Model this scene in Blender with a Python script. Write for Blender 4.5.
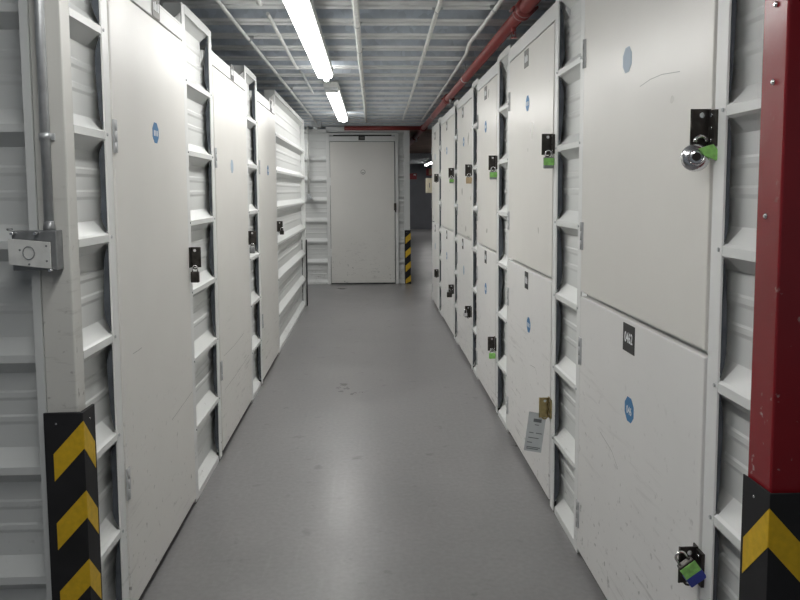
import bpy, bmesh, math, random
from mathutils import Vector, Matrix
random.seed(7)
S = bpy.context.scene
COL = S.collection
for o in list(bpy.data.objects): bpy.data.objects.remove(o)

# ------------------------------------------------------------------ camera
cam = bpy.data.cameras.new('camera'); co = bpy.data.objects.new('camera', cam); COL.objects.link(co)
right = Vector((0.99916861, -0.0403615, -0.00574717))
down = Vector((-0.00915487, -0.08475915, -0.99635941))
fwd = Vector((0.03972743, 0.99558367, -0.08505819))
m = Matrix((right, -down, -fwd)).transposed().to_4x4()
m.translation = Vector((0, 0, 1.45))
co.matrix_world = m
cam.sensor_width = 36; cam.lens = 740/800*36; cam.shift_y = -46/800
cam.clip_start = 0.05; cam.clip_end = 100
S.camera = co
# ------------------------------------------------------------------ world and exposure
w = bpy.data.worlds.new('world'); S.world = w; w.use_nodes = True
w.node_tree.nodes['Background'].inputs[0].default_value = (0.72, 0.78, 0.85, 1)
w.node_tree.nodes['Background'].inputs[1].default_value = 0.14
S.view_settings.view_transform = 'Standard'; S.view_settings.look = 'None'
S.view_settings.exposure = 0.24; S.view_settings.gamma = 1; S.view_settings.use_curve_mapping = False
TUBE = 22.5            # strength of the fluorescent diffusers

# ------------------------------------------------------------------ materials
def newmat(name):
    mt = bpy.data.materials.new(name); mt.use_nodes = True
    nt = mt.node_tree; b = nt.nodes['Principled BSDF']
    return mt, nt, b
def N(nt, t, **k):
    n = nt.nodes.new(t)
    for a, v in k.items(): setattr(n, a, v)
    return n
def ramp(nt, src, p0, c0, p1, c1):
    r = N(nt, 'ShaderNodeValToRGB'); e = r.color_ramp.elements
    e[0].position = p0; e[0].color = c0; e[1].position = p1; e[1].color = c1
    nt.links.new(src, r.inputs[0]); return r.outputs[0]
def g(v): return (v, v, v, 1)
def mul(nt, a, b, fac=1.0, mode='MULTIPLY'):
    n = N(nt, 'ShaderNodeMix', data_type='RGBA', blend_type=mode)
    n.inputs[0].default_value = fac
    for i, s in ((6, a), (7, b)):
        if hasattr(s, 'links'): nt.links.new(s, n.inputs[i])
        else: n.inputs[i].default_value = s
    return n.outputs[2]
def plain(name, col, rough=0.5, metal=0.0, var=0.06, scale=9, bump=0.0):
    mt, nt, b = newmat(name)
    geo = N(nt, 'ShaderNodeNewGeometry'); no = N(nt, 'ShaderNodeTexNoise'); no.inputs['Scale'].default_value = scale
    no.inputs['Detail'].default_value = 5
    nt.links.new(geo.outputs['Position'], no.inputs['Vector'])
    r = ramp(nt, no.outputs[0], 0.3, g(1-var), 0.7, g(1+var))
    nt.links.new(mul(nt, (*col, 1), r), b.inputs['Base Color'])
    b.inputs['Roughness'].default_value = rough; b.inputs['Metallic'].default_value = metal
    if bump:
        bp = N(nt, 'ShaderNodeBump'); bp.inputs['Strength'].default_value = bump; bp.inputs['Distance'].default_value = 0.002
        nt.links.new(no.outputs[0], bp.inputs['Height']); nt.links.new(bp.outputs[0], b.inputs['Normal'])
    return mt
def painted(name, col, rough=0.32, marks=1.0, low=0.75, spec=0.5, grime=0.0):
    """painted steel: faint blotches, scratches and scuffs that gather near the floor"""
    mt, nt, b = newmat(name); L = nt.links
    geo = N(nt, 'ShaderNodeNewGeometry')
    no = N(nt, 'ShaderNodeTexNoise'); no.inputs['Scale'].default_value = 2.2; no.inputs['Detail'].default_value = 6
    L.new(geo.outputs['Position'], no.inputs['Vector'])
    base = mul(nt, (*col, 1), ramp(nt, no.outputs[0], 0.1, g(0.95), 0.9, g(1.03)))
    # slanting scratches
    mp = N(nt, 'ShaderNodeMapping'); mp.inputs['Rotation'].default_value = (0.7, 0, 0); mp.inputs['Scale'].default_value = (6, 3, 34)
    L.new(geo.outputs['Position'], mp.inputs[0])
    n2 = N(nt, 'ShaderNodeTexNoise'); n2.inputs['Scale'].default_value = 1.3; n2.inputs['Detail'].default_value = 7; n2.inputs['Roughness'].default_value = 0.65
    L.new(mp.outputs[0], n2.inputs['Vector'])
    s1 = ramp(nt, n2.outputs[0], 0.56, g(0), 0.72, g(1))
    n3 = N(nt, 'ShaderNodeTexNoise'); n3.inputs['Scale'].default_value = 38; n3.inputs['Detail'].default_value = 4
    L.new(geo.outputs['Position'], n3.inputs['Vector'])
    s2 = ramp(nt, n3.outputs[0], 0.64, g(0), 0.73, g(1))
    sp = N(nt, 'ShaderNodeSeparateXYZ'); L.new(geo.outputs['Position'], sp.inputs[0])
    mr = N(nt, 'ShaderNodeMapRange'); mr.inputs[1].default_value = low; mr.inputs[2].default_value = 0.05
    mr.inputs[3].default_value = 0.0; mr.inputs[4].default_value = 1.0
    L.new(sp.outputs[2], mr.inputs[0])
    n5 = N(nt, 'ShaderNodeTexNoise'); n5.inputs['Scale'].default_value = 3.1; n5.inputs['Detail'].default_value = 3
    L.new(geo.outputs['Position'], n5.inputs['Vector'])
    s1 = mul(nt, s1, ramp(nt, n5.outputs[0], 0.45, g(0.08), 0.62, g(1)))
    sc = mul(nt, s1, s2, 1, 'ADD')
    k = N(nt, 'ShaderNodeMath', operation='MULTIPLY'); L.new(sc, k.inputs[0]); L.new(mr.outputs[0], k.inputs[1])
    k2 = N(nt, 'ShaderNodeMath', operation='MULTIPLY'); L.new(k.outputs[0], k2.inputs[0]); k2.inputs[1].default_value = 0.72*marks
    k2.use_clamp = True
    mx = N(nt, 'ShaderNodeMix', data_type='RGBA'); L.new(k2.outputs[0], mx.inputs[0]); L.new(base, mx.inputs[6])
    mx.inputs[7].default_value = (0.20, 0.19, 0.175, 1)
    L.new(mx.outputs[2], b.inputs['Base Color'])
    n4 = N(nt, 'ShaderNodeTexNoise'); n4.inputs['Scale'].default_value = 5; L.new(geo.outputs['Position'], n4.inputs['Vector'])
    L.new(ramp(nt, n4.outputs[0], 0.1, g(rough*0.8), 0.9, g(rough*1.25)), b.inputs['Roughness'])
    bp = N(nt, 'ShaderNodeBump'); bp.inputs['Strength'].default_value = 0.12; bp.inputs['Distance'].default_value = 0.004
    L.new(n4.outputs[0], bp.inputs['Height']); L.new(bp.outputs[0], b.inputs['Normal'])
    b.inputs['Specular IOR Level'].default_value = spec
    return mt
M = {}
M['door'] = painted('painted_steel_warm', (0.78, 0.765, 0.725), 0.30)
M['door_low'] = painted('painted_steel_cool', (0.82, 0.815, 0.80), 0.36, marks=1.0, low=1.0)
M['door_left'] = painted('painted_steel_ivory', (0.80, 0.79, 0.755), 0.38, marks=1.0, low=0.9)
M['frame'] = painted('painted_frame', (0.80, 0.81, 0.80), 0.38, marks=1.1)
M['wall'] = painted('painted_cladding', (0.74, 0.755, 0.745), 0.42, marks=0.8)
M['post'] = painted('painted_post', (0.60, 0.60, 0.57), 0.45, marks=2.2, low=1.6)
M['shaded_wall'] = painted('shaded_cladding', (0.60, 0.62, 0.615), 0.45, marks=0.6)  # cladding paint made darker: shade of the near-left wall put into the colour
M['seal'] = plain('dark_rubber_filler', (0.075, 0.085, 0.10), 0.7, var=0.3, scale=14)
M['body'] = plain('locker_body_steel', (0.16, 0.17, 0.19), 0.55)
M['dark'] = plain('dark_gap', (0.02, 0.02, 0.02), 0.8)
M['galv'] = plain('galvanised_steel', (0.52, 0.54, 0.55), 0.38, 0.5, var=0.12, scale=30)
M['galv_white'] = plain('pale_conduit', (0.70, 0.71, 0.69), 0.4, 0.15, var=0.1, scale=30)
M['hinge'] = plain('painted_hinge', (0.55, 0.56, 0.57), 0.4, 0.3, var=0.1, scale=40)
M['scuff'] = plain('grey_scuff', (0.42, 0.42, 0.40), 0.6)
M['cast'] = plain('cast_metal_box', (0.27, 0.28, 0.285), 0.42, 0.55, var=0.2, scale=25)
M['chrome'] = plain('chrome', (0.75, 0.75, 0.76), 0.16, 1.0, var=0.05)
M['iron'] = plain('blackened_steel', (0.06, 0.055, 0.05), 0.35, 0.7, var=0.3, scale=40)
M['brass'] = plain('tarnished_brass', (0.34, 0.27, 0.13), 0.35, 0.9, var=0.25, scale=40)
M['black'] = plain('black_rubber', (0.010, 0.010, 0.012), 0.72, var=0.3, scale=12)
M['yellow'] = plain('yellow_reflective', (0.66, 0.42, 0.015), 0.5, var=0.10, scale=60, bump=0.3)
M['green'] = plain('green_label', (0.28, 0.62, 0.16), 0.5, var=0.2, scale=80)
M['blue'] = plain('blue_plastic', (0.03, 0.05, 0.32), 0.4)
M['sticker'] = plain('blue_sticker', (0.045, 0.20, 0.43), 0.45)
M['white'] = plain('white_ink', (0.8, 0.82, 0.84), 0.5)
M['pale'] = plain('faded_sticker', (0.42, 0.52, 0.62), 0.5)
M['plate'] = plain('black_plate', (0.025, 0.025, 0.025), 0.5)
M['plate_grey'] = plain('grey_plate', (0.20, 0.20, 0.19), 0.5)
M['paper'] = plain('paper', (0.56, 0.59, 0.60), 0.6, var=0.04)
M['ink'] = plain('grey_ink', (0.16, 0.17, 0.18), 0.6)
M['tan'] = plain('tan_label', (0.48, 0.36, 0.22), 0.5)
M['cream'] = plain('cream_box', (0.66, 0.60, 0.46), 0.5)
M['rust'] = plain('brown_soffit', (0.30, 0.21, 0.165), 0.7, var=0.25, scale=4)
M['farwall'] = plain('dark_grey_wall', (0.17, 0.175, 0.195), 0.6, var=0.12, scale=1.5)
M['signred'] = plain('sign_red', (0.30, 0.02, 0.03), 0.5)
M['orange'] = plain('rust_spot', (0.35, 0.16, 0.06), 0.7)
# red paint with white rub marks
def red_paint(name, col, rough, chips):
    mt, nt, b = newmat(name); L = nt.links
    geo = N(nt, 'ShaderNodeNewGeometry')
    no = N(nt, 'ShaderNodeTexNoise'); no.inputs['Scale'].default_value = 3; L.new(geo.outputs['Position'], no.inputs['Vector'])
    base = mul(nt, (*col, 1), ramp(nt, no.outputs[0], 0.3, g(0.88), 0.7, g(1.1)))
    n2 = N(nt, 'ShaderNodeTexNoise'); n2.inputs['Scale'].default_value = 34; n2.inputs['Detail'].default_value = 5
    L.new(geo.outputs['Position'], n2.inputs['Vector'])
    c = ramp(nt, n2.outputs[0], 0.66, g(0), 0.74, g(chips))
    sp = N(nt, 'ShaderNodeSeparateXYZ'); L.new(geo.outputs['Position'], sp.inputs[0])
    mr = N(nt, 'ShaderNodeMapRange'); mr.inputs[1].default_value = 1.5; mr.inputs[2].default_value = 0.95
    mr.inputs[3].default_value = 0.05; mr.inputs[4].default_value = 1; L.new(sp.outputs[2], mr.inputs[0])
    k = N(nt, 'ShaderNodeMath', operation='MULTIPLY'); L.new(c, k.inputs[0]); L.new(mr.outputs[0], k.inputs[1])
    mx = N(nt, 'ShaderNodeMix', data_type='RGBA'); L.new(k.outputs[0], mx.inputs[0]); L.new(base, mx.inputs[6])
    mx.inputs[7].default_value = (0.5, 0.42, 0.40, 1); L.new(mx.outputs[2], b.inputs['Base Color'])
    b.inputs['Roughness'].default_value = rough
    bp = N(nt, 'ShaderNodeBump'); bp.inputs['Strength'].default_value = 0.15; bp.inputs['Distance'].default_value = 0.003
    L.new(n2.outputs[0], bp.inputs['Height']); L.new(bp.outputs[0], b.inputs['Normal'])
    return mt
M['red'] = red_paint('red_column_paint', (0.23, 0.012, 0.018), 0.24, 0.9)
M['pipe'] = red_paint('red_pipe_paint', (0.25, 0.038, 0.036), 0.32, 0.1)
# ceiling deck
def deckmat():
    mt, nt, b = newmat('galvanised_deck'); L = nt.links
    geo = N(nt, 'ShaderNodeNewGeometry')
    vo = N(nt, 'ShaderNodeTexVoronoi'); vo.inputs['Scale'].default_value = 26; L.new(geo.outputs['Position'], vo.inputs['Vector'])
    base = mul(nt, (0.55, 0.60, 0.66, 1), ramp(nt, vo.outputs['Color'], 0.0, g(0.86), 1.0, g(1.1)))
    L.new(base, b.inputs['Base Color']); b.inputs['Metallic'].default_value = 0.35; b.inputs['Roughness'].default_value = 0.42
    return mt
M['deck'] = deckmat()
M['flange'] = plain('galvanised_flange_lit', (0.68, 0.70, 0.70), 0.42, 0.2, var=0.1, scale=6)  # lighter than the deck pans: light on the rib undersides put into the colour
# epoxy floor
def floormat():
    mt, nt, b = newmat('grey_epoxy_floor'); L = nt.links
    geo = N(nt, 'ShaderNodeNewGeometry')
    no = N(nt, 'ShaderNodeTexNoise'); no.inputs['Scale'].default_value = 1.6; no.inputs['Detail'].default_value = 8; no.inputs['Roughness'].default_value = 0.6
    L.new(geo.outputs['Position'], no.inputs['Vector'])
    base = mul(nt, (0.238, 0.234, 0.236, 1), ramp(nt, no.outputs[0], 0.3, g(0.9), 0.7, g(1.08)))
    # long fine scratches along the corridor
    mp = N(nt, 'ShaderNodeMapping'); mp.inputs['Scale'].default_value = (38, 2.2, 1); mp.inputs['Rotation'].default_value = (0, 0, 0.18)
    L.new(geo.outputs['Position'], mp.inputs[0])
    n2 = N(nt, 'ShaderNodeTexNoise'); n2.inputs['Scale'].default_value = 1; n2.inputs['Detail'].default_value = 6; L.new(mp.outputs[0], n2.inputs['Vector'])
    sc = ramp(nt, n2.outputs[0], 0.58, g(0), 0.78, g(0.45))
    mx = N(nt, 'ShaderNodeMix', data_type='RGBA'); L.new(sc, mx.inputs[0]); L.new(base, mx.inputs[6]); mx.inputs[7].default_value = (0.27, 0.27, 0.27, 1)
    n3 = N(nt, 'ShaderNodeTexNoise'); n3.inputs['Scale'].default_value = 8; n3.inputs['Detail'].default_value = 5; L.new(geo.outputs['Position'], n3.inputs['Vector'])
    sp = ramp(nt, n3.outputs[0], 0.645, g(0), 0.74, g(0.45))
    mx2 = N(nt, 'ShaderNodeMix', data_type='RGBA'); L.new(sp, mx2.inputs[0]); L.new(mx.outputs[2], mx2.inputs[6]); mx2.inputs[7].default_value = (0.07, 0.07, 0.07, 1)
    n6 = N(nt, 'ShaderNodeTexNoise'); n6.inputs['Scale'].default_value = 45; n6.inputs['Detail'].default_value = 6; L.new(geo.outputs['Position'], n6.inputs['Vector'])
    L.new(mul(nt, mx2.outputs[2], ramp(nt, n6.outputs[0], 0.3, g(0.92), 0.7, g(1.06))), b.inputs['Base Color'])
    L.new(ramp(nt, no.outputs[0], 0.3, g(0.27), 0.7, g(0.38)), b.inputs['Roughness'])
    b.inputs['Specular IOR Level'].default_value = 0.28
    bp = N(nt, 'ShaderNodeBump'); bp.inputs['Strength'].default_value = 0.10; bp.inputs['Distance'].default_value = 0.01
    L.new(n3.outputs[0], bp.inputs['Height']); L.new(bp.outputs[0], b.inputs['Normal'])
    return mt
M['floor'] = floormat()
def emit(name, col, st):
    mt, nt, b = newmat(name)
    b.inputs['Base Color'].default_value = (0.9, 0.9, 0.9, 1)
    b.inputs['Emission Color'].default_value = (*col, 1); b.inputs['Emission Strength'].default_value = st
    return mt
M['tube'] = emit('fluorescent_glow', (1.0, 0.985, 0.955), TUBE)

M['tube_side'] = emit('fluorescent_side_glow', (1.0, 0.985, 0.955), TUBE*0.42)
# ------------------------------------------------------------------ mesh helpers
class MB:
    def __init__(s): s.bm = bmesh.new(); s.mi = 0
    def _f(s, vs):
        try: f = s.bm.faces.new(vs); f.material_index = s.mi; return f
        except ValueError: pass
    def box(s, x0, x1, y0, y1, z0, z1):
        x0, x1 = min(x0, x1), max(x0, x1); y0, y1 = min(y0, y1), max(y0, y1); z0, z1 = min(z0, z1), max(z0, z1)
        v = [s.bm.verts.new(p) for p in ((x0,y0,z0),(x1,y0,z0),(x1,y1,z0),(x0,y1,z0),(x0,y0,z1),(x1,y0,z1),(x1,y1,z1),(x0,y1,z1))]
        for q in ((3,2,1,0),(4,5,6,7),(0,1,5,4),(1,2,6,5),(2,3,7,6),(3,0,4,7)): s._f([v[i] for i in q])
        return s
    def prism(s, pts, a):
        """pts: ring of 3D points, extruded by vector a"""
        a = Vector(a); A = [s.bm.verts.new(p) for p in pts]; B = [s.bm.verts.new(Vector(p)+a) for p in pts]
        n = len(pts); s._f(A[::-1]); s._f(B)
        for i in range(n): s._f([A[i], A[(i+1) % n], B[(i+1) % n], B[i]])
        return s
    def tube(s, path, r, n=12, cap=True):
        path = [Vector(p) for p in path]; rings = []; up = None
        for i, p in enumerate(path):
            d = (path[min(i+1, len(path)-1)] - path[max(i-1, 0)]).normalized()
            if up is None:
                up = Vector((0, 0, 1)) if abs(d.z) < 0.9 else Vector((1, 0, 0))
            u = (up - d*up.dot(d)).normalized(); v = d.cross(u); up = u
            rr = r[i] if isinstance(r, (list, tuple)) else r
            rings.append([s.bm.verts.new(p + (u*math.cos(2*math.pi*k/n) + v*math.sin(2*math.pi*k/n))*rr) for k in range(n)])
        for a, b in zip(rings, rings[1:]):
            for k in range(n):
                f = s._f([a[k], a[(k+1) % n], b[(k+1) % n], b[k]])
                if f: f.smooth = True
        if cap: s._f(rings[0][::-1]); s._f(rings[-1])
        return s
    def disc(s, c, axis, r, t, n=20, sx=1.0):
        c = Vector(c); ax = Vector(axis).normalized()
        return s.tube([c, c+ax*t], r, n)
    def build(s, name, mats, parent=None, bevel=0.0, loc=None):
        bmesh.ops.recalc_face_normals(s.bm, faces=s.bm.faces)
        me = bpy.data.meshes.new(name); s.bm.to_mesh(me); s.bm.free()
        if not isinstance(mats, (list, tuple)): mats = [mats]
        for x in mats: me.materials.append(x)
        o = bpy.data.objects.new(name, me); COL.objects.link(o)
        if parent is not None:
            o.parent = parent
            off = world_of(parent)
            me.transform(Matrix.Translation(-off))
        if bevel:
            b = o.modifiers.new('bevel', 'BEVEL'); b.width = bevel; b.segments = 2; b.limit_method = 'ANGLE'
        return o
def world_of(o):
    v = Vector((0, 0, 0))
    while o is not None: v += o.location; o = o.parent
    return v
def tag(o, label, cat, group=None):
    o['label'] = label; o['category'] = cat
    if group: o['group'] = group
    return o
def thing(name, label, cat, loc, group=None):
    o = bpy.data.objects.new(name, None); COL.objects.link(o); o.location = loc; o.empty_display_size = 0.1
    return tag(o, label, cat, group)
def struct(o): o['kind'] = 'structure'; return o

PR, PL = 0.808, 0.82
def P(s): return PR if s > 0 else PL
def X(s, d): return s*(P(s)+d)          # d: depth behind the locker front plane

# ------------------------------------------------------------------ ribbed cladding profile
RIBS = [0.345, 0.668, 0.99, 1.31, 1.63, 1.95]
VAL = 0.048
def profile(ztop):
    pts = [(0.004, 0.0), (0.004, 0.03), (VAL, 0.07)]
    for r in RIBS:
        lo = pts[-1][1]; a = r-0.052
        for t in (0.36, 0.68):
            zz = lo + (a-lo)*t
            pts += [(VAL, zz-0.012), (VAL-0.003, zz-0.002), (VAL-0.003, zz+0.012), (VAL, zz+0.018)]
        pts += [(VAL, a), (0.002, r-0.014), (0.002, r+0.008), (VAL, r+0.052)]
    lo = pts[-1][1]
    for t in (0.33, 0.66):
        zz = lo + (ztop-0.06-lo)*t
        pts += [(VAL, zz-0.012), (VAL-0.003, zz-0.002), (VAL-0.003, zz+0.012), (VAL, zz+0.018)]
    pts += [(VAL, ztop-0.07), (0.0, ztop-0.035), (0.0, ztop), (VAL+0.04, ztop), (VAL+0.04, 0.0)]
    return pts
def clad_side(mb, s, y0, y1, ztop=2.285, hide=None):
    # ribs stop level with the frame bars; the valleys run on behind them
    e1 = hide if hide else y1
    mb.prism([(X(s, max(d, 0.008)), y0, z) for d, z in profile(ztop)], (0, e1-y0, 0))
    if hide: mb.prism([(X(s, max(d, 0.0305)), e1, z) for d, z in profile(2.25 if s > 0 else 2.178)], (0, y1-e1, 0))
    e0 = y0 + (0.026 if hide else 0.001); e1 = hide if hide else y1
    if y0 < 1.6 and s > 0 or (y0 < 2.2 and s < 0): e0 = y0 + 0.001
    for r in RIBS:
        mb.prism([(X(s, 0.0085), e0, r-0.020), (X(s, 0.001), e0, r-0.014), (X(s, 0.001), e0, r+0.008), (X(s, 0.0085), e0, r+0.014)], (0, e1-e0, 0))
    mb.box(X(s, 0.0), X(s, 0.0075), e0, e1, ztop-0.04, ztop)
def clad_front(mb, x0, x1, yf, ztop=2.45):
    mb.prism([(x0, yf+d, z) for d, z in profile(ztop)], (x1-x0, 0, 0))

# ------------------------------------------------------------------ the setting
struct(MB().box(-6, 8, -3.5, 28, -0.1, 0).build('floor', M['floor']))
def ceiling():
    mb = MB()
    y = -3.49; p = 0.405; prof = []
    first = 4.11 - 0.405*18
    yy = first
    prof.append((-3.5, 2.54))
    while yy < 28:
        # down-standing double flange with a slot
        if yy-0.105 > -3.5:
            prof += [(yy-0.105, 2.54), (yy-0.085, 2.455), (yy-0.080, 2.450), (yy-0.022, 2.450), (yy-0.014, 2.462), (yy+0.014, 2.462), (yy+0.022, 2.450), (yy+0.080, 2.450), (yy+0.085, 2.455), (yy+0.105, 2.54)]
        yy += p
    prof = [q for q in prof if q[0] < 28] + [(28, 2.54), (28, 2.6), (-3.5, 2.6)]
    mb.prism([(-6, a, b) for a, b in prof], (14, 0, 0))
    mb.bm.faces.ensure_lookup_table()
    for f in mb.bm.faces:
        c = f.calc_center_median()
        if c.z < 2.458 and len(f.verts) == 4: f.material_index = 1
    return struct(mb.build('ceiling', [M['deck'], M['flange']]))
ceiling()
struct(MB().box(0.62, 6.0, 12.2, 19.0, 2.40, 2.452).build('trim_1', M['rust']))
struct(MB().box(-6, 8, 28.0, 28.2, 0, 2.6).build('wall_far', M['farwall']))
struct(MB().box(0.50, 0.60, 11.75, 27.9, 0, 2.44).build('wall_passage', M['farwall']))
struct(MB().box(6.0, 6.2, 9.8, 28, 0, 2.45).build('wall_far_right', M['farwall']))
struct(MB().box(-4.2, -4.0, 9.0, 12, 0, 2.45).build('wall_far_left', M['farwall']))

RU = [(1.668, 2.85), (3.19, 4.34), (4.655, 5.59), (5.82, 6.87), (7.075, 8.44), (8.68, 9.66)]
LU = [(2.36, 3.42), (3.92, 5.06), (5.47, 6.58)]
# cladding strips on each side
mb = MB()
prev = 1.508
for a, b in RU:
    clad_side(mb, 1, prev, a+0.125, hide=a-0.001); prev = b-0.025
struct(mb.build('wall_right', M['wall']))
mb = MB(); prev = 2.116
for a, b in LU:
    clad_side(mb, -1, prev, a+0.125, hide=a-0.001); prev = b-0.025
clad_side(mb, -1, prev, 9.36, 2.33)
mb.box(-0.82, -0.86, 9.36, 9.42, 0, 2.345)
struct(mb.build('wall_left', M['wall']))
# front wall of the left block, facing the viewer
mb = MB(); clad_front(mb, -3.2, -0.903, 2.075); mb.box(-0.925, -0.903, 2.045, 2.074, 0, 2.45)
struct(mb.build('wall_front_left', M['shaded_wall']))
# end wall cladding
mb = MB(); clad_front(mb, -4.0, -0.672, 11.54, 2.40); clad_front(mb, 0.445, 0.53, 11.54, 2.40)
struct(mb.build('wall_end', M['wall']))
struct(MB().box(-0.672, 0.445, 11.56, 11.66, 2.36, 2.44).build('trim_2', M['frame']))
# end faces of the two locker rows
struct(MB().box(0.86, 2.6, 9.662, 9.72, 0, 2.27).build('wall_row_end_right', M['wall']))
struct(MB().box(-0.9, -2.6, 9.43, 9.47, 0, 2.3).build('wall_row_end_left', M['wall']))

# corner post at left, end wall post
o = MB().box(-0.902, -0.82, 2.05, 2.114, 0, 2.452).build('corner_post', M['post'], bevel=0.003)
tag(o, 'scuffed pale steel corner post at the near end of left locker row', 'post')
o = MB().box(0.531, 0.617, 11.50, 11.70, 0, 2.40).build('corner_post', M['wall'], bevel=0.003)
tag(o, 'white steel corner post beside the door at the corridor end', 'post')

# ------------------------------------------------------------------ text
def text_mesh(body, size, extrude=0.0004):
    c = bpy.data.curves.new('lettering', 'FONT'); c.body = body; c.size = size; c.extrude = extrude
    c.align_x = 'CENTER'; c.align_y = 'CENTER'; c.resolution_u = 3; c.offset = size*0.018
    t = bpy.data.objects.new('lettering', c); COL.objects.link(t)
    dg = bpy.context.evaluated_depsgraph_get(); dg.update()
    me = bpy.data.meshes.new_from_object(t.evaluated_get(dg))
    bpy.data.objects.remove(t); return me
def add_text(mb, body, size, s, y, z, d, mi, squeeze=1.0):
    me = text_mesh(body, size)
    # text x axis runs along -y on the right wall and +y on the left wall; d = depth of the face
    bm2 = bmesh.new(); bm2.from_mesh(me)
    vm = {}
    for v in bm2.verts:
        tx, tz, te = v.co.x*squeeze, v.co.y, v.co.z
        vm[v.index] = mb.bm.verts.new((X(s, d) - s*te, y - s*tx, z+tz))
    for f in bm2.faces:
        try: nf = mb.bm.faces.new([vm[v.index] for v in f.verts]); nf.material_index = mi
        except ValueError: pass
    bm2.free(); bpy.data.meshes.remove(me)

def number_plate(s, y, z, d, parent, style='dark', text=None, wy=0.10, wz=0.088):
    mb = MB(); mb.box(X(s, d), X(s, d-0.002), y-wy/2, y+wy/2, z-wz/2, z+wz/2)
    mb.mi = 1
    if text: add_text(mb, text, wz*0.52, s, y, z, d-0.002, 1, 0.78)
    else:      # worn lettering that cannot be read any more
        for i in range(4):
            yy = y + (i-1.5)*wy*0.19
            mb.box(X(s, d-0.002), X(s, d-0.0026), yy-wy*0.055, yy+wy*0.055, z-wz*0.2, z+wz*(0.2 if i % 2 else 0.12))
    return mb.build('number_plate', [M['plate'] if style == 'dark' else M['plate_grey'], M['white']], parent)
def round_sticker(s, y, z, d, parent, text=None, faded=False, r=0.042):
    mb = MB(); pts = []
    for k in range(8):
        a = math.pi/8 + k*math.pi/4
        pts.append((X(s, d), y+math.cos(a)*r, z+math.sin(a)*r))
    mb.prism(pts, (-s*0.001, 0, 0)); mb.mi = 1
    if text: add_text(mb, text, r*0.85, s, y, z-0.004, d-0.001, 1, 0.85)
    elif not faded:
        for i in range(3):
            yy = y+(i-1)*r*0.45
            mb.box(X(s, d-0.001), X(s, d-0.0015), yy-r*0.13, yy+r*0.13, z-r*0.28, z+r*0.22)
    return mb.build('round_sticker', [M['pale'] if faded else M['sticker'], M['white']], parent)
def hinge(s, y, z, d, parent, w=0.034, h=0.105):
    mb = MB(); mb.box(X(s, d), X(s, d-0.004), y-w/2, y+w/2, z-h/2, z+h/2)
    for k in range(3):
        mb.disc((X(s, d-0.004), y+w*0.22, z+(k-1)*h*0.32), (-s, 0, 0), 0.004, 0.0015, 8)
    for k in range(3):
        mb.tube([(X(s, d-0.005), y-w*0.1, z-h/2+h*k/3+0.0006), (X(s, d-0.005), y-w*0.1, z-h/2+h*(k+1)/3-0.0006)], 0.0042, 10)
    return mb.build('hinge', M['hinge'], parent)
def hasp(s, ye, z, d, parent, near, mat='iron', kind='bent'):
    """plate standing out of the door edge plus a leaf screwed flat beside it; near = +1 when the frame lies towards larger y"""
    mb = MB(); h = 0.092
    y = ye
    if kind == 'bent':
        # standing plate with rounded staple eye
        mb.box(X(s, d), X(s, d-0.046), y-0.0016, y+0.0016, z-h/2, z+h/2)
        mb.box(X(s, d+0.002), X(s, d-0.006), y, y+near*0.034, z-h/2+0.004, z+h/2-0.004)
        mb.box(X(s, d), X(s, d-0.004), y, y-near*0.02, z-h/2, z+h/2)
        # rolled edge
        mb.tube([(X(s, d-0.046), y, z-h/2), (X(s, d-0.046), y, z+h/2)], 0.003, 8)
        mb.mi = 1
        for zz in (-0.028, 0.0, 0.03):
            mb.disc((X(s, d-0.006), y+near*0.018, z+zz), (-s, 0, 0), 0.005, 0.003, 10)
        mb.disc((X(s, d-0.022), y-0.0016, z+h*0.34), (0, -1, 0), 0.0065, 0.002, 12)
    else:
        mb.box(X(s, d), X(s, d-0.008), y-0.035, y+0.035, z-h/2, z+h/2)
        mb.box(X(s, d-0.008), X(s, d-0.022), y-0.004, y+0.012, z-h/2+0.01, z+h/2-0.01)
        mb.tube([(X(s, d-0.012), y-0.012, z-h/2), (X(s, d-0.012), y-0.012, z+h/2+0.012)], 0.006, 10)
        mb.mi = 1
        for zz in (-0.026, 0.026):
            for yy in (-0.024, 0.024): mb.disc((X(s, d-0.008), y+yy, z+zz), (-s, 0, 0), 0.006, 0.003, 10)
    # staple eye at the foot, where a padlock hangs
    pts = [(X(s, d-0.022+0.012*math.cos(a)), y, z-h*0.38-0.006+0.012*math.sin(a)) for a in [math.pi*2*k/12 for k in range(13)]]
    mb.mi = 0; mb.tube(pts, 0.003, 6)
    return mb.build('hasp', [M[mat], M['chrome']], parent)

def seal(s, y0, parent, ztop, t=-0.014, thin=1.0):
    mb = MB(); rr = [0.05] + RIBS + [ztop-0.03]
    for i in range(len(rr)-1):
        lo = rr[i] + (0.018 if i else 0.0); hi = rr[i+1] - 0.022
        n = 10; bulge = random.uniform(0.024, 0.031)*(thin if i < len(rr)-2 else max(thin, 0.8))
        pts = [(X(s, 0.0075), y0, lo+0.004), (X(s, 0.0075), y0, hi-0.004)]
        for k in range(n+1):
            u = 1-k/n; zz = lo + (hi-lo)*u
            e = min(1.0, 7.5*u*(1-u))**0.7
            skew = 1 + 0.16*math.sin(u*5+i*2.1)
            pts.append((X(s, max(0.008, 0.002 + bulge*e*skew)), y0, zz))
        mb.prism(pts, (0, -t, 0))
    return mb.build('side_seal', M['seal'], parent)

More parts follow.
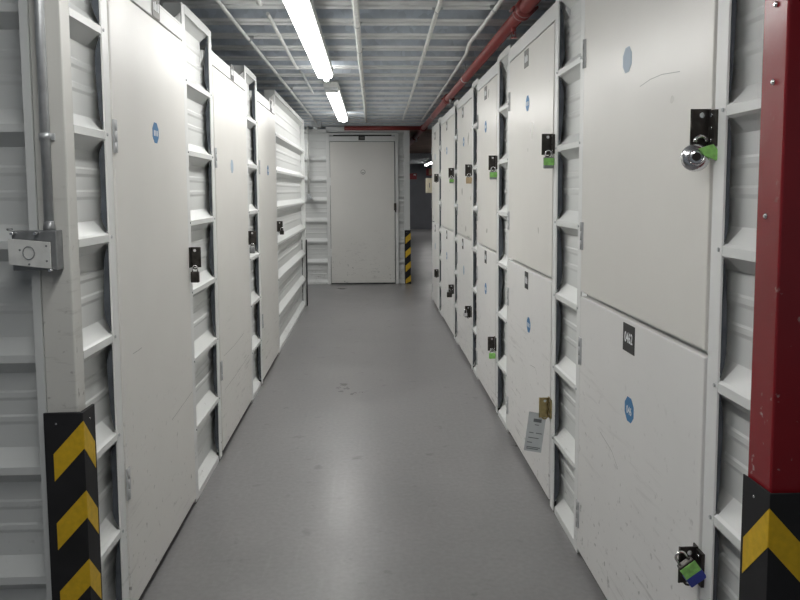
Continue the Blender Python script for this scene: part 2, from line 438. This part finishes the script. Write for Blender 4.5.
def locker(s, y0, y1, label, group, two, bars, doors, header_top, door_top, bar_top=2.282, plates=None):
    """bars=(near frame bar width, far frame bar width)"""
    nb, fb = bars
    t = thing('storage_locker', label, 'storage locker', (X(s, 0.05), (y0+y1)/2, 0), group)
    mb = MB()
    wob = random.uniform(-0.003, 0.003)
    mb.box(X(s, 0), X(s, 0.006), y0, y0+nb, 0.012, bar_top)
    mb.box(X(s, 0), X(s, 0.006), y1-fb, y1, 0.012, bar_top)
    mb.box(X(s, 0.001), X(s, 0.03), y0+nb, y1-fb, door_top+0.006, header_top)
    mb.box(X(s, 0.0), X(s, 0.075), y0+nb, y1-fb, header_top-0.006, header_top+0.004)
    if two: mb.box(X(s, 0.028), X(s, 0.05), y0+nb, y1-fb, 1.03, 1.075)
    mb.box(X(s, 0.012), X(s, 0.03), y0+nb, y0+nb+0.012, 0.03, door_top)
    # screws where the ribs meet the frame
    mb.mi = 1
    for r in RIBS:
        for yy in (y0+0.012, y1-0.012):
            mb.disc((X(s, 0), yy, r), (-s, 0, 0), 0.0055, 0.004, 8)
    fr = mb.build('frame', [M['frame'], M['galv']], t, bevel=0.0015)
    MB().box(X(s, 0.031), X(s, 1.6), y0+0.13, y1-0.03, 0.0, header_top-0.02).build('body', M['body'], t)
    MB().box(X(s, 0.018), X(s, 0.0305), y0+nb, y1-fb, 0.0, 0.034).build('base_shadow_strip', M['dark'], t)  # black strip painted as the shadow along the door bottoms
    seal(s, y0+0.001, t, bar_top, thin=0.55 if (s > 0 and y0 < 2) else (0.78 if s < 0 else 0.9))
    a, b = y0+nb+0.012, y1-fb-0.006
    hy, ly = (b, a) if s > 0 else (a, b)       # hinge side, lock side
    near = -1 if s > 0 else 1
    out = []
    zs = [(0.035, 1.043), (1.060, door_top-0.004)] if two else [(0.035, door_top-0.004)]
    for i, (z0, z1) in enumerate(zs):
        mt = (M['door_low'] if i == 0 else M['door']) if two else M['door_left']
        mb = MB(); mb.box(X(s, -0.002), X(s, 0.026), a, b, z0, z1)
        # folded edge seams of the sheet steel door
        d = mb.build('door', mt, t, bevel=0.003)
        out.append(d)
    for i, (z0, z1) in enumerate(zs):
        hz = ([(0.18, 0.83), (1.275, 1.955)][i]) if two else (0.48, 1.63)
        for z in hz: hinge(s, hy + (-0.008 if s > 0 else 0.008), z, -0.002, out[i])
    return t, out, ly, near

Rlab = [
 'nearest two-door steel locker of the right row, next to the red column',
 'second two-door locker of the right row, paper slip on its lower door',
 'third two-door locker from the camera in the right row, with two green padlocks',
 'fourth two-door locker from the camera in the right row, tan padlock above',
 'fifth two-door locker from the camera in the right row, second from its far end',
 'farthest narrow two-door locker of the right row, beside the cream box']
RH = []; DR = []; DL = []
for i, (a, b) in enumerate(RU):
    t, D, ly, near = locker(1, a, b, Rlab[i], 'two-door lockers along the right side', True, (0.055, 0.05), 2, 2.255, 2.18)
    yc = (a+b)/2
    st = 'dark'
    dd = -0.002
    # upper plate / sticker
    if i > 0:
        number_plate(1, [0, 3.825, 5.165, 6.43, 7.77, 9.17][i], 2.12, dd, D[1], 'grey')
        round_sticker(1, [0, 3.79, 5.16, 6.37, 7.77, 9.17][i], 1.89 if i in (1, 2) else 1.865, dd, D[1], faded=(i in (5,)))
    else:
        round_sticker(1, 2.32, 1.853, dd, D[1], faded=True)
    number_plate(1, [2.255, 3.777, 5.137, 6.425, 7.775, 9.17][i], 0.985, dd, D[0], 'dark', '0462' if i == 0 else None, wy=0.10 if i == 0 else 0.078)
    round_sticker(1, [2.24, 3.718, 5.131, 6.353, 7.776, 9.17][i], 0.762, dd, D[0], '046' if i == 0 else None, faded=(i in (3, 5)))
    # hasps
    hu = [1.592, 1.65, 1.625, 1.61, 1.62, 1.60][i]; hl = [0.52, 0.466, 0.455, 0.475, 0.49, 0.47][i]
    hasp(1, ly+0.003, hu, dd, D[1], near)
    hasp(1, ly+0.003, hl, dd, D[0], near, 'brass' if i == 1 else 'iron')
    DR.append(D); RH.append((ly+0.003, hu, hl))
# scratch marks and a small rust stain on the nearest locker are on its paint
Llab = ['nearest single-door white locker of the left row, blue sticker on its door',
        'middle single-door white locker of the left row',
        'farthest single-door white locker of the left row, beside the long ribbed panel']
LH = []
for i, (a, b) in enumerate(LU):
    t, D, ly, near = locker(-1, a, b, Llab[i], 'single-door lockers along the left side', False, (0.055, 0.055), 1, 2.182, 2.112)
    number_plate(-1, [2.96, 4.55, 6.30][i], 2.163, 0.0, [c for c in t.children if c.name.startswith('frame')][0], 'grey' if i == 0 else 'dark')
    if i == 0: round_sticker(-1, 2.896, 1.676, -0.002, D[0], None)
    if i == 1: round_sticker(-1, 4.46, 1.60, -0.002, D[0], faded=True)
    if i == 2: round_sticker(-1, 6.02, 1.62, -0.002, D[0], None)
    hz = [1.155, 1.14, 1.145][i]
    hasp(-1, ly+0.02, hz, -0.002, D[0], near)
    DL.append(D); LH.append((ly+0.02, hz))

SCUFFS = [(DR[0][1], 1, [(2.207, 1.754), (2.128, 1.763), (2.041, 1.764), (1.921, 1.753)]),
  (DR[1][0], 1, [(3.677, 0.562), (3.563, 0.575), (3.518, 0.551)]),
  (DR[0][0], 1, [(2.527, 0.595), (2.395, 0.57), (2.332, 0.532)]),
  (DL[0][0], -1, [(2.537, 0.897), (2.592, 0.896), (2.638, 0.897)]),
  (DL[0][0], -1, [(2.994, 0.521), (3.09, 0.526), (3.339, 0.543)]),
  (DL[1][0], -1, [(4.08, 0.542), (4.383, 0.535), (4.735, 0.545)]),
  (DL[1][0], -1, [(4.083, 0.349), (4.491, 0.35), (4.907, 0.363)])]
def scuff(parent, s, pts, w=0.0022):
    mb = MB(); pts = [(X(s, -0.0021), y, z) for y, z in pts]
    for a, b in zip(pts, pts[1:]):
        mb.prism([a, b, (b[0], b[1], b[2]+w), (a[0], a[1], a[2]+w)], (-s*0.0002, 0, 0))
    return mb.build('scuff_mark', M['scuff'], parent)
for dr, s, pts in SCUFFS: scuff(dr, s, pts)

# ------------------------------------------------------------------ the locker in the end wall
t = thing('storage_locker', 'white single-door locker facing the camera at the corridor end', 'storage locker', (-0.11, 11.56, 0))
mb = MB()
mb.box(-0.668, -0.618, 11.50, 11.56, 0, 2.345); mb.box(0.392, 0.442, 11.50, 11.56, 0, 2.345)
mb.box(-0.618, 0.392, 11.50, 11.56, 2.215, 2.29); mb.box(-0.618, 0.392, 11.515, 11.56, 2.305, 2.345)
mb.mi = 1; mb.box(-0.56, 0.34, 11.513, 11.52, 2.292, 2.312)
endframe = mb.build('frame', [M['frame'], M['dark']], t, bevel=0.002)
MB().box(-0.64, 0.42, 11.565, 12.6, 0, 2.3).build('body', M['body'], t)
enddoor = MB().box(-0.610, 0.380, 11.488, 11.53, 0.022, 2.205).build('door', M['door_left'], t, bevel=0.003)
mb = MB(); mb.box(-0.17, -0.07, 11.495, 11.50, 2.23, 2.30); mb.mi = 1
for i in range(4): mb.box(-0.15+i*0.019, -0.139+i*0.019, 11.494, 11.495, 2.25, 2.28)
mb.build('number_plate', [M['plate'], M['plate_grey']], endframe)
mb = MB(); mb.tube([(-0.105+0.034*math.cos(a), 11.486, 1.742+0.034*math.sin(a)) for a in [k*math.pi/10 for k in range(21)]], 0.003, 6)
mb.box(-0.125, -0.085, 11.485, 11.487, 1.725, 1.735)
mb.build('round_sticker', M['plate_grey'], enddoor)
mb = MB(); mb.box(0.368, 0.405, 11.46, 11.488, 1.15, 1.26); mb.box(0.38, 0.40, 11.44, 11.46, 1.12, 1.2)
mb.build('hasp', M['iron'], enddoor)
for z in (0.5, 1.6):
    MB().box(-0.632, -0.602, 11.482, 11.50, z-0.06, z+0.06).build('hinge', M['frame'], enddoor)

# ------------------------------------------------------------------ padlocks
def padlock(s, y, z, d, label, body='iron', tagc=None, w=0.036, h=0.042, tilt=0.0, shack=True, disc=False, base=None):
    """hangs with its shackle top at z"""
    c = Vector((X(s, d), y, z))
    t = thing('padlock', label, 'padlock', c, 'padlocks on the locker latches')
    mb = MB()
    if disc:
        r = 0.033
        prof = [(-0.013, 0.0), (-0.013, r*0.72), (-0.009, r*0.93), (0, r), (0.009, r*0.93), (0.013, r*0.72), (0.013, 0)]
        ax = Vector((s*-0.25, -1, 0.1)).normalized(); cc = c + Vector((-s*0.012, 0, -0.028))
        path = [cc+ax*a for a, _ in prof]; mb.tube(path, [max(q, 0.0005) for _, q in prof], 28)
        # raised ring
        u = ax.orthogonal().normalized(); v = ax.cross(u)
        mb.tube([cc+ax*0.013+(u*math.cos(a)+v*math.sin(a))*0.018 for a in [k*math.pi/12 for k in range(25)]], 0.003, 6)
        mb.build('lock_body', M['chrome'], t)
        MB().disc(cc+ax*0.013, ax, 0.010, 0.004, 16).build('keyhole_cover', M['iron'], t)
        MB().tube([c+Vector((0.014*math.cos(a), 0, 0.008+0.014*math.sin(a))) for a in [k*math.pi/8 for k in range(9)]], 0.0045, 8).build('shackle', M['chrome'], t)
        if tagc:
            mb = MB(); q = cc+Vector((s*0.022, -0.019, 0.012))
            mb.prism([q+Vector(p) for p in ((-0.024, 0, 0.008), (0.010, 0, 0.018), (0.026, 0, -0.002), (0.018, 0, -0.020), (-0.010, 0, -0.008))], (0, -0.004, 0))
            mb.build('paper_label', M[tagc], t)
        return t
    z1 = -0.026
    mb.box(c.x-w/2, c.x+w/2, y-0.010, y+0.010, z+z1-h, z+z1)
    bo = mb.build('lock_body', M[body], t, bevel=0.004)
    sh = [c+Vector((w*0.30, 0, z1-0.004)), c+Vector((w*0.30, 0, -0.010))]
    sh += [c+Vector((w*0.30*math.cos(a), 0, -0.010+w*0.30*math.sin(a))) for a in [k*math.pi/8 for k in range(1, 8)]]
    sh += [c+Vector((-w*0.30, 0, -0.010)), c+Vector((-w*0.30, 0, z1-0.004))]
    MB().tube(sh, 0.0032, 8).build('shackle', M['chrome'], t)
    if tagc:
        mb = MB(); mb.box(c.x-w/2-0.001, c.x+w/2+0.001, y-0.0125, y-0.0105, z+z1-h*0.72, z+z1-h*0.1)
        mb.build('paper_label', M[tagc], t)
    if base:
        MB().box(c.x-w/2-0.002, c.x+w/2+0.002, y-0.013, y+0.012, z+z1-h-0.012, z+z1-h*0.72).build('bumper', M[base], t, bevel=0.002)
    if tilt:      # lies askew against the door
        t.rotation_euler = (0, tilt, 0)
    return t
dl = -0.002-0.022
padlock(1, RH[0][0]-0.012, RH[0][1]-0.040, dl-0.006, 'chrome disc padlock with green label on the nearest upper right door', tagc='green', disc=True)
padlock(1, RH[0][0]-0.030, RH[0][2]+0.044, -0.064, 'black padlock with green label and blue base, tilted, low on the nearest right locker', 'iron', 'green', 0.042, 0.046, tilt=-0.62, base='blue')
padlock(1, RH[1][0]-0.016, RH[1][1]-0.03, dl, 'round-bottomed padlock with crumpled green label on the second upper right door', 'cast', 'green', 0.044, 0.05)
padlock(1, RH[2][0]-0.016, RH[2][1]-0.03, dl, 'padlock with green label on the third upper right door', 'cast', 'green', 0.044, 0.05)
padlock(1, RH[2][0]-0.012, RH[2][2]-0.034, dl, 'small green padlock low on the third right locker', 'green', None, 0.04, 0.036)
padlock(1, RH[3][0]-0.016, RH[3][1]-0.03, dl, 'padlock with tan label on the fourth upper right door', 'tan', 'tan', 0.044, 0.05)
padlock(1, RH[4][0]-0.016, RH[4][1]-0.03, dl, 'padlock with pale green label on the fifth upper right door', 'cast', 'green', 0.04, 0.045)
padlock(1, RH[4][0]-0.02, RH[4][2]-0.0, dl-0.02, 'black padlock low on the fifth right locker', 'iron', None, 0.05, 0.05)
padlock(1, RH[3][0]-0.02, RH[3][2]+0.02, dl-0.025, 'small silver padlock low on the fourth right locker', 'chrome', None, 0.03, 0.03)
padlock(-1, LH[0][0]-0.008, LH[0][1]-0.038, dl, 'black padlock hanging on the nearest left door', 'iron', None, 0.038, 0.05)
padlock(-1, LH[1][0]-0.008, LH[1][1]-0.038, dl, 'silver padlock hanging on the middle left door', 'cast', None, 0.036, 0.04)
padlock(-1, LH[2][0]-0.012, LH[2][1]-0.01, dl-0.02, 'dark padlock hanging on the farthest left door', 'iron', None, 0.036, 0.036)

# paper slip hanging from the brass latch of the second right locker, turned towards the corridor end
mb = MB()
def slip(u, v):      # u across, v up, both 0..1
    return (0.690+0.078*u+0.026*v, 3.262+0.012*v-0.006*u, 0.268+0.176*v-0.012*u)
mb.prism([slip(0, 0), slip(1, 0), slip(1, 1), slip(0, 1)], (0, 0.0008, 0)); mb.mi = 1
def dash(u0, u1, v, h):
    q = [Vector(slip(*p))-Vector((0, 0.0004, 0)) for p in ((u0, v), (u1, v), (u1, v+h), (u0, v+h))]
    mb.prism(q, (0, -0.0004, 0))
dash(0.32, 0.78, 0.76, 0.085)
for u0, u1, v in ((0.42, 0.66, 0.68), (0.15, 0.42, 0.47), (0.55, 0.9, 0.47), (0.15, 0.75, 0.34), (0.12, 0.4, 0.22), (0.12, 0.9, 0.10), (0.12, 0.8, 0.06)):
    dash(u0, u1, v, 0.02)
tag(mb.build('paper_notice', [M['paper'], M['ink']]), 'printed paper slip hanging below the brass latch of the second right locker', 'notice')

# ------------------------------------------------------------------ corner guards (black rubber with yellow chevrons)
def guard(xc, yc, sx, sy, w, wside, height, zs, label, group='black and yellow corner guards', sh=0.078, slope=1.1, inset=0.024):
    """corner at (xc, yc); front face runs from the corner in direction sx along x, side face runs sy along y"""
    t = thing('corner_guard', label, 'corner guard', (xc, yc, 0), group)
    th = 0.006 if label.endswith('red column') else 0.012
    mb = MB()
    mb.prism([(xc, yc, 0.0), (xc+sx*w, yc, 0.0), (xc+sx*w, yc+sy*th*0.6, 0.0), (xc+sx*th, yc+sy*th, 0.0), (xc+sx*th*0.6, yc+sy*wside, 0.0), (xc, yc+sy*wside, 0.0)], (0, 0, height))
    mb.mi = 1
    for zz in (height-0.03,):
        mb.disc((xc+sx*w*0.68, yc, zz), (0, -sy, 0), 0.0035, 0.002, 8)
        mb.disc((xc, yc+sy*wside*0.55, zz), (-sx, 0, 0), 0.0035, 0.002, 8)
    mb.build('rubber_body', [M['black'], M['chrome']], t, bevel=0.003)
    for zp in zs:
        mb = MB(); e = 0.0012
        run = w-inset
        z0 = zp
        def q(u, dz): return max(0.004, min(height-0.004, z0-u*slope+dz))
        if q(0, 0) - q(0, -sh) < 0.005: continue
        mb.prism([(xc, yc-sy*e, q(0, 0)), (xc+sx*run, yc-sy*e, q(run, 0)), (xc+sx*run, yc-sy*e, q(run, -sh)), (xc, yc-sy*e, q(0, -sh))], (0, sy*e*1.2, 0))
        run2 = wside-0.012
        mb.prism([(xc-sx*e, yc, q(0, 0)), (xc-sx*e, yc+sy*run2, q(run2, 0)), (xc-sx*e, yc+sy*run2, q(run2, -sh)), (xc-sx*e, yc, q(0, -sh))], (sx*e*1.2, 0, 0))
        mb.build('chevron', M['yellow'], t)
    return t
guard(-0.797, 2.030, -1, 1, 0.108, 0.088, 0.845, [0.822, 0.624, 0.426, 0.228], 'black and yellow corner guard on the left corner post, with the silver box above it', )
guard(0.627, 11.48, -1, 1, 0.095, 0.10, 0.84, [0.80, 0.58, 0.36, 0.14], 'black and yellow corner guard at the corridor end, right of the far door', sh=0.10, slope=0.9, inset=0.012)
guard(-0.806, 9.432, -1, -1, 0.10, 0.10, 0.84, [], 'plain black edge guard at the far end of the left ribbed panel')

# ------------------------------------------------------------------ red column at right and its guard
t = thing('red_column', 'glossy dark red square steel column at the right edge', 'column', (0.9, 1.49, 0))
XC, YC0, YC1 = 0.800, 1.414, 1.505
mb = MB(); mb.box(XC, XC+0.16, YC0, YC1, 0, 2.455)
mb.build('shaft', M['red'], t, bevel=0.004)
for (yy, zz) in ((1.455, 1.66), (1.465, 1.395), (1.455, 1.81)):
    MB().tube([(XC+0.001, yy, zz), (XC-0.003, yy, zz), (XC-0.006, yy, zz)], [0.006, 0.006, 0.003], 10).build('rivet', M['chrome'], t)
guard(XC-0.007, YC0-0.013, 1, 1, 0.19, 0.108, 0.842, [0.812, 0.50, 0.19], 'black and yellow corner guard wrapped round the foot of the red column', sh=0.080, slope=1.1, inset=0.02)

# ------------------------------------------------------------------ electrical box, conduit at left
t = thing('junction_box', 'grey cast metal junction box on the left corner post with loose cover', 'electrical box', (-0.905, 2.03, 1.245))
mb = MB(); mb.box(-0.955, -0.838, 2.006, 2.05, 1.243, 1.350)
mb.tube([(-0.965, 2.02, 1.35), (-0.965, 2.02, 1.356)], 0.008, 10)
mb.build('box', M['cast'], t, bevel=0.006)
mb = MB()
mb.prism([(-0.955, 1.986, 1.262), (-0.847, 1.986, 1.250), (-0.847, 1.986, 1.320), (-0.955, 1.986, 1.330)], (0, 0.005, 0))
mb.mi = 1
mb.tube([(-0.902+0.015*math.cos(a), 1.985, 1.292+0.017*math.sin(a)) for a in [k*math.pi/10 for k in range(21)]], 0.0014, 6)
for p in ((-0.925, 1.30), (-0.902, 1.262), (-0.856, 1.31), (-0.856, 1.27)): mb.disc((p[0], 1.986, p[1]), (0, -1, 0), 0.0028, 0.0015, 8)
mb.build('cover_plate', [M['galv_white'], M['ink']], t)
for p in ((-0.945, 1.343), (-0.885, 1.343), (-0.85, 1.245)):
    MB().tube([(p[0], 1.984, p[1]), (p[0], 2.01, p[1])], 0.004, 8).build('cover_screw', M['chrome'], t)
t = thing('conduit', 'galvanised conduit running down the left corner post into the box', 'conduit', (-0.866, 2.034, 1.36))
MB().tube([(-0.866, 2.034, 1.372), (-0.866, 2.034, 2.45)], 0.0125, 14).build('pipe', M['galv'], t)
MB().tube([(-0.866, 2.034, 1.350), (-0.866, 2.034, 1.356), (-0.866, 2.034, 1.374)], [0.017, 0.017, 0.014], 8).build('gland', M['cast'], t)
for z in (1.60, 2.2):
    mb = MB(); mb.box(-0.888, -0.846, 2.044, 2.05, z-0.009, z+0.009); mb.tube([(-0.866, 2.034, z-0.009), (-0.866, 2.034, z+0.009)], 0.0145, 14)
    mb.build('clip', M['galv'], t)

# small box and conduit on the end wall
t = thing('conduit', 'thin pale conduit with small outlet box on the end wall left of the door', 'conduit', (-0.945, 11.5, 1.35))
MB().tube([(-0.945, 11.51, 1.41), (-0.945, 11.51, 2.45)], 0.016, 10).build('pipe', M['galv_white'], t)
mb = MB(); mb.box(-0.975, -0.905, 11.46, 11.53, 1.32, 1.41); mb.tube([(-0.93, 11.46, 1.37), (-0.89, 11.42, 1.33)], 0.014, 8)
mb.build('outlet_box', M['galv'], t, bevel=0.004)

# cream box by the far end of the right row
t = thing('electrical_box', 'cream metal box on the far end of the right locker row', 'electrical box', (0.80, 9.8, 1.42))
MB().box(0.745, 0.93, 9.72, 9.95, 1.42, 1.615).build('box', M['cream'], t, bevel=0.004)
MB().box(0.775, 0.785, 9.714, 9.72, 1.49, 1.55).build('latch', M['ink'], t)

# ------------------------------------------------------------------ signs on far wall
mb = MB(); mb.box(1.42, 1.78, 27.97, 28.0, 1.86, 2.12); mb.mi = 1; mb.box(1.44, 1.76, 27.965, 27.97, 1.88, 2.10); mb.mi = 2
mb.prism([(1.64, 27.96, 2.03), (1.70, 27.96, 2.03), (1.70, 27.96, 2.0), (1.73, 27.96, 2.04), (1.70, 27.96, 2.08), (1.64, 27.96, 2.05)], (0, 0.005, 0))
tag(mb.build('wall_sign', [M['plate_grey'], M['signred'], M['white']]), 'dark red wall sign on the far grey wall beyond the corridor', 'sign')
mb = MB(); mb.box(2.12, 2.34, 27.96, 28.0, 2.02, 2.28); mb.mi = 1; mb.box(2.22, 2.32, 27.955, 27.96, 2.05, 2.25)
tag(mb.build('wall_sign', [M['signred'], M['tan']]), 'small red box-like sign under the far lamp', 'sign')

# ------------------------------------------------------------------ ceiling services
def batten(x, y0, y1, label, gap=0.0, zb=2.335, on=True):
    t = thing('ceiling_light', label, 'ceiling light', (x, (y0+y1)/2, 2.45), 'fluorescent battens over the corridor')
    mb = MB(); mb.box(x-0.066, x+0.066, y0, y1, zb+0.026, zb+0.075)
    mb.build('housing', M['galv_white'], t, bevel=0.003)
    mb = MB(); n = 10; pts = []
    pts = [(x-0.057, 0, zb+0.025), (x-0.055, 0, zb+0.006), (x-0.046, 0, zb), (x+0.046, 0, zb), (x+0.055, 0, zb+0.006), (x+0.057, 0, zb+0.025)]
    mb.prism([(p[0], y0+gap, p[2]) for p in pts], (0, y1-y0-gap-0.02, 0))
    mb.bm.normal_update()
    for f in mb.bm.faces:
        if f.calc_center_median().z > zb+0.002: f.material_index = 1
    mb.build('diffuser', [M['tube'], M['tube_side']], t)
    MB().tube([(x, y1-0.03, zb+0.018), (x, y1+0.16, zb+0.018)], 0.019, 12).build('lamp_tube', M['tube'], t)
    if gap: MB().box(x-0.058, x+0.058, y0, y0+gap-0.004, zb+0.004, zb+0.025).build('end_cap', M['galv'], t)
    for yy in (y0+0.3, y1-0.3):
        MB().tube([(x, yy, zb+0.075), (x, yy, 2.46)], 0.004, 6).build('hanger', M['galv'], t)
    return t
batten(-0.345, 3.05, 5.95, 'long lit ceiling light nearest the camera, over the left half of the corridor')
batten(-0.335, 6.62, 9.55, 'second lit ceiling light, beyond the nearest one towards the end wall', gap=0.22)
batten(-0.345, -0.8, 2.1, 'lit ceiling light of the same row, above the camera')
batten(2.0, 23.4, 26.4, 'small distant lit ceiling light in the dark space beyond the right row', gap=0.05)
batten(2.0, 14.0, 17.0, 'added unseen ceiling light behind the right row')  # added lamp, out of view, brightens the soffit and floor beyond
batten(-1.35, 9.95, 11.2, 'added unseen ceiling light in the passage behind the left row')  # added lamp, out of view, lifts the end wall
# wire link between first two lights
MB().tube([(-0.345, 6.12, 2.40), (-0.345, 6.3, 2.41), (-0.345, 6.66, 2.40)], 0.010, 8).build('light_link', M['galv'], None)
tag(bpy.data.objects['light_link'], 'short metal link between the two ceiling lights', 'conduit')

def run(path, r, label, mat='galv_white', clips=(), zc=2.458):
    t = thing('ceiling_conduit', label, 'conduit', path[0], 'thin conduits under the deck ceiling')
    MB().tube(path, r, 10).build('pipe', M[mat], t)
    for (x, y) in clips:
        zz = path[0][2]
        mb = MB(); mb.tube([(x, y-0.012, zz), (x, y+0.012, zz)], r+0.004, 10); mb.box(x-0.03, x+0.03, y-0.008, y+0.008, zz+r*0.4, zc+0.004)
        mb.build('clip', M['galv'], t)
    return t
run([(-0.775, 2.6, 2.43), (-0.775, 4.6, 2.43), (-0.765, 8, 2.43), (-0.76, 10.75, 2.43)], 0.012, 'straight conduit along the left side of the ceiling, ending at a small box', clips=[(-0.77, 4.92), (-0.765, 7.3)])
run([(-0.56, 3.0, 2.43), (-0.565, 4.0, 2.43)], 0.013, 'short tube piece between the left conduit and the nearest ceiling light')
run([(-0.565, 4.28, 2.445), (-0.56, 4.6, 2.43), (-0.575, 6.0, 2.43), (-0.575, 6.1, 2.44)], 0.011, 'bright bent tube left of the nearest ceiling light')
run([(-0.575, 6.3, 2.45), (-0.56, 6.45, 2.445), (-0.565, 7.6, 2.435)], 0.010, 'short thin tube left of the second ceiling light', 'galv')
run([(-0.068, 2.8, 2.432), (-0.065, 6, 2.432), (-0.05, 8.5, 2.432), (-0.045, 10.6, 2.432)], 0.019, 'middle conduit of the ceiling, wrapped with cables', clips=[(-0.067, 4.5), (-0.065, 5.3), (-0.06, 7.0)])
run([(0.365, 2.8, 2.435), (0.38, 4.3, 2.435), (0.44, 8, 2.435), (0.465, 10.4, 2.435)], 0.013, 'slanting conduit right of the ceiling middle', clips=[(0.378, 4.15)])
run([(0.70, 2.8, 2.43), (0.69, 4.0, 2.43), (0.68, 4.75, 2.43), (0.665, 4.95, 2.42), (0.70, 5.4, 2.425), (0.72, 7.2, 2.43), (0.73, 10.4, 2.43)], 0.013, 'kinked conduit beside the red pipe', clips=[(0.69, 4.1)])
mb = MB(); mb.box(-0.83, -0.69, 10.75, 10.9, 2.37, 2.455); mb.tube([(-0.76, 10.82, 2.34), (-0.76, 10.82, 2.37)], 0.045, 12)
tag(mb.build('ceiling_box', M['galv'], None, bevel=0.006), 'small round-bottomed metal box on the ceiling near the end wall', 'electrical box')

# ------------------------------------------------------------------ red sprinkler pipe
XP, ZP, RP = 0.772, 2.345, 0.034
t = thing('sprinkler_pipe', 'red sprinkler pipe along the top of the right locker row', 'pipe', (XP, 6, ZP))
MB().tube([(XP, 1.2, ZP), (XP, 15.5, ZP)], RP, 20).build('pipe', M['pipe'], t)
MB().tube([(-0.36, 10.72, ZP), (XP-0.02, 10.72, ZP)], 0.031, 16).build('branch_pipe', M['pipe'], t)
for y in (3.74, 7.35, 10.72, 12.6):
    mb = MB(); mb.tube([(XP, y-0.055, ZP), (XP, y-0.05, ZP), (XP, y-0.02, ZP), (XP, y-0.018, ZP), (XP, y+0.018, ZP), (XP, y+0.02, ZP), (XP, y+0.05, ZP), (XP, y+0.055, ZP)],
                       [RP+0.002, RP+0.014, RP+0.014, RP+0.006, RP+0.006, RP+0.014, RP+0.014, RP+0.002], 20)
    for sg in (-1, 1):
        mb.box(XP+sg*0.036-0.008, XP+sg*0.036+0.020, y-0.014, y+0.014, ZP-0.012, ZP+0.012)
        mb.tube([(XP+sg*0.058, y-0.045, ZP), (XP+sg*0.058, y+0.045, ZP)], 0.007, 8)
    mb.build('coupling', M['pipe'], t)
def head(y, mat):
    mb = MB(); z = ZP-RP
    mb.tube([(XP, y, z+0.004), (XP, y, z-0.018), (XP, y, z-0.020), (XP, y, z-0.034)], [0.013, 0.013, 0.006, 0.006], 10)
    mb.tube([(XP-0.012, y, z-0.020), (XP-0.010, y, z-0.045), (XP, y, z-0.052)], 0.002, 6)
    mb.tube([(XP+0.012, y, z-0.020), (XP+0.010, y, z-0.045), (XP, y, z-0.052)], 0.002, 6)
    mb.tube([(XP, y, z-0.052), (XP, y, z-0.055)], 0.019, 12)
    mb.build('sprinkler_head', M[mat], t)
head(4.0, 'pipe'); head(7.1, 'galv'); head(12.3, 'galv')
for y in (3.0, 6.0, 9.0):
    mb = MB(); mb.tube([(XP, y, ZP+RP), (XP, y, 2.46)], 0.005, 8); mb.tube([(XP, y-0.012, ZP), (XP, y+0.012, ZP)], RP+0.003, 18)
    mb.build('pipe_hanger', M['galv'], t)
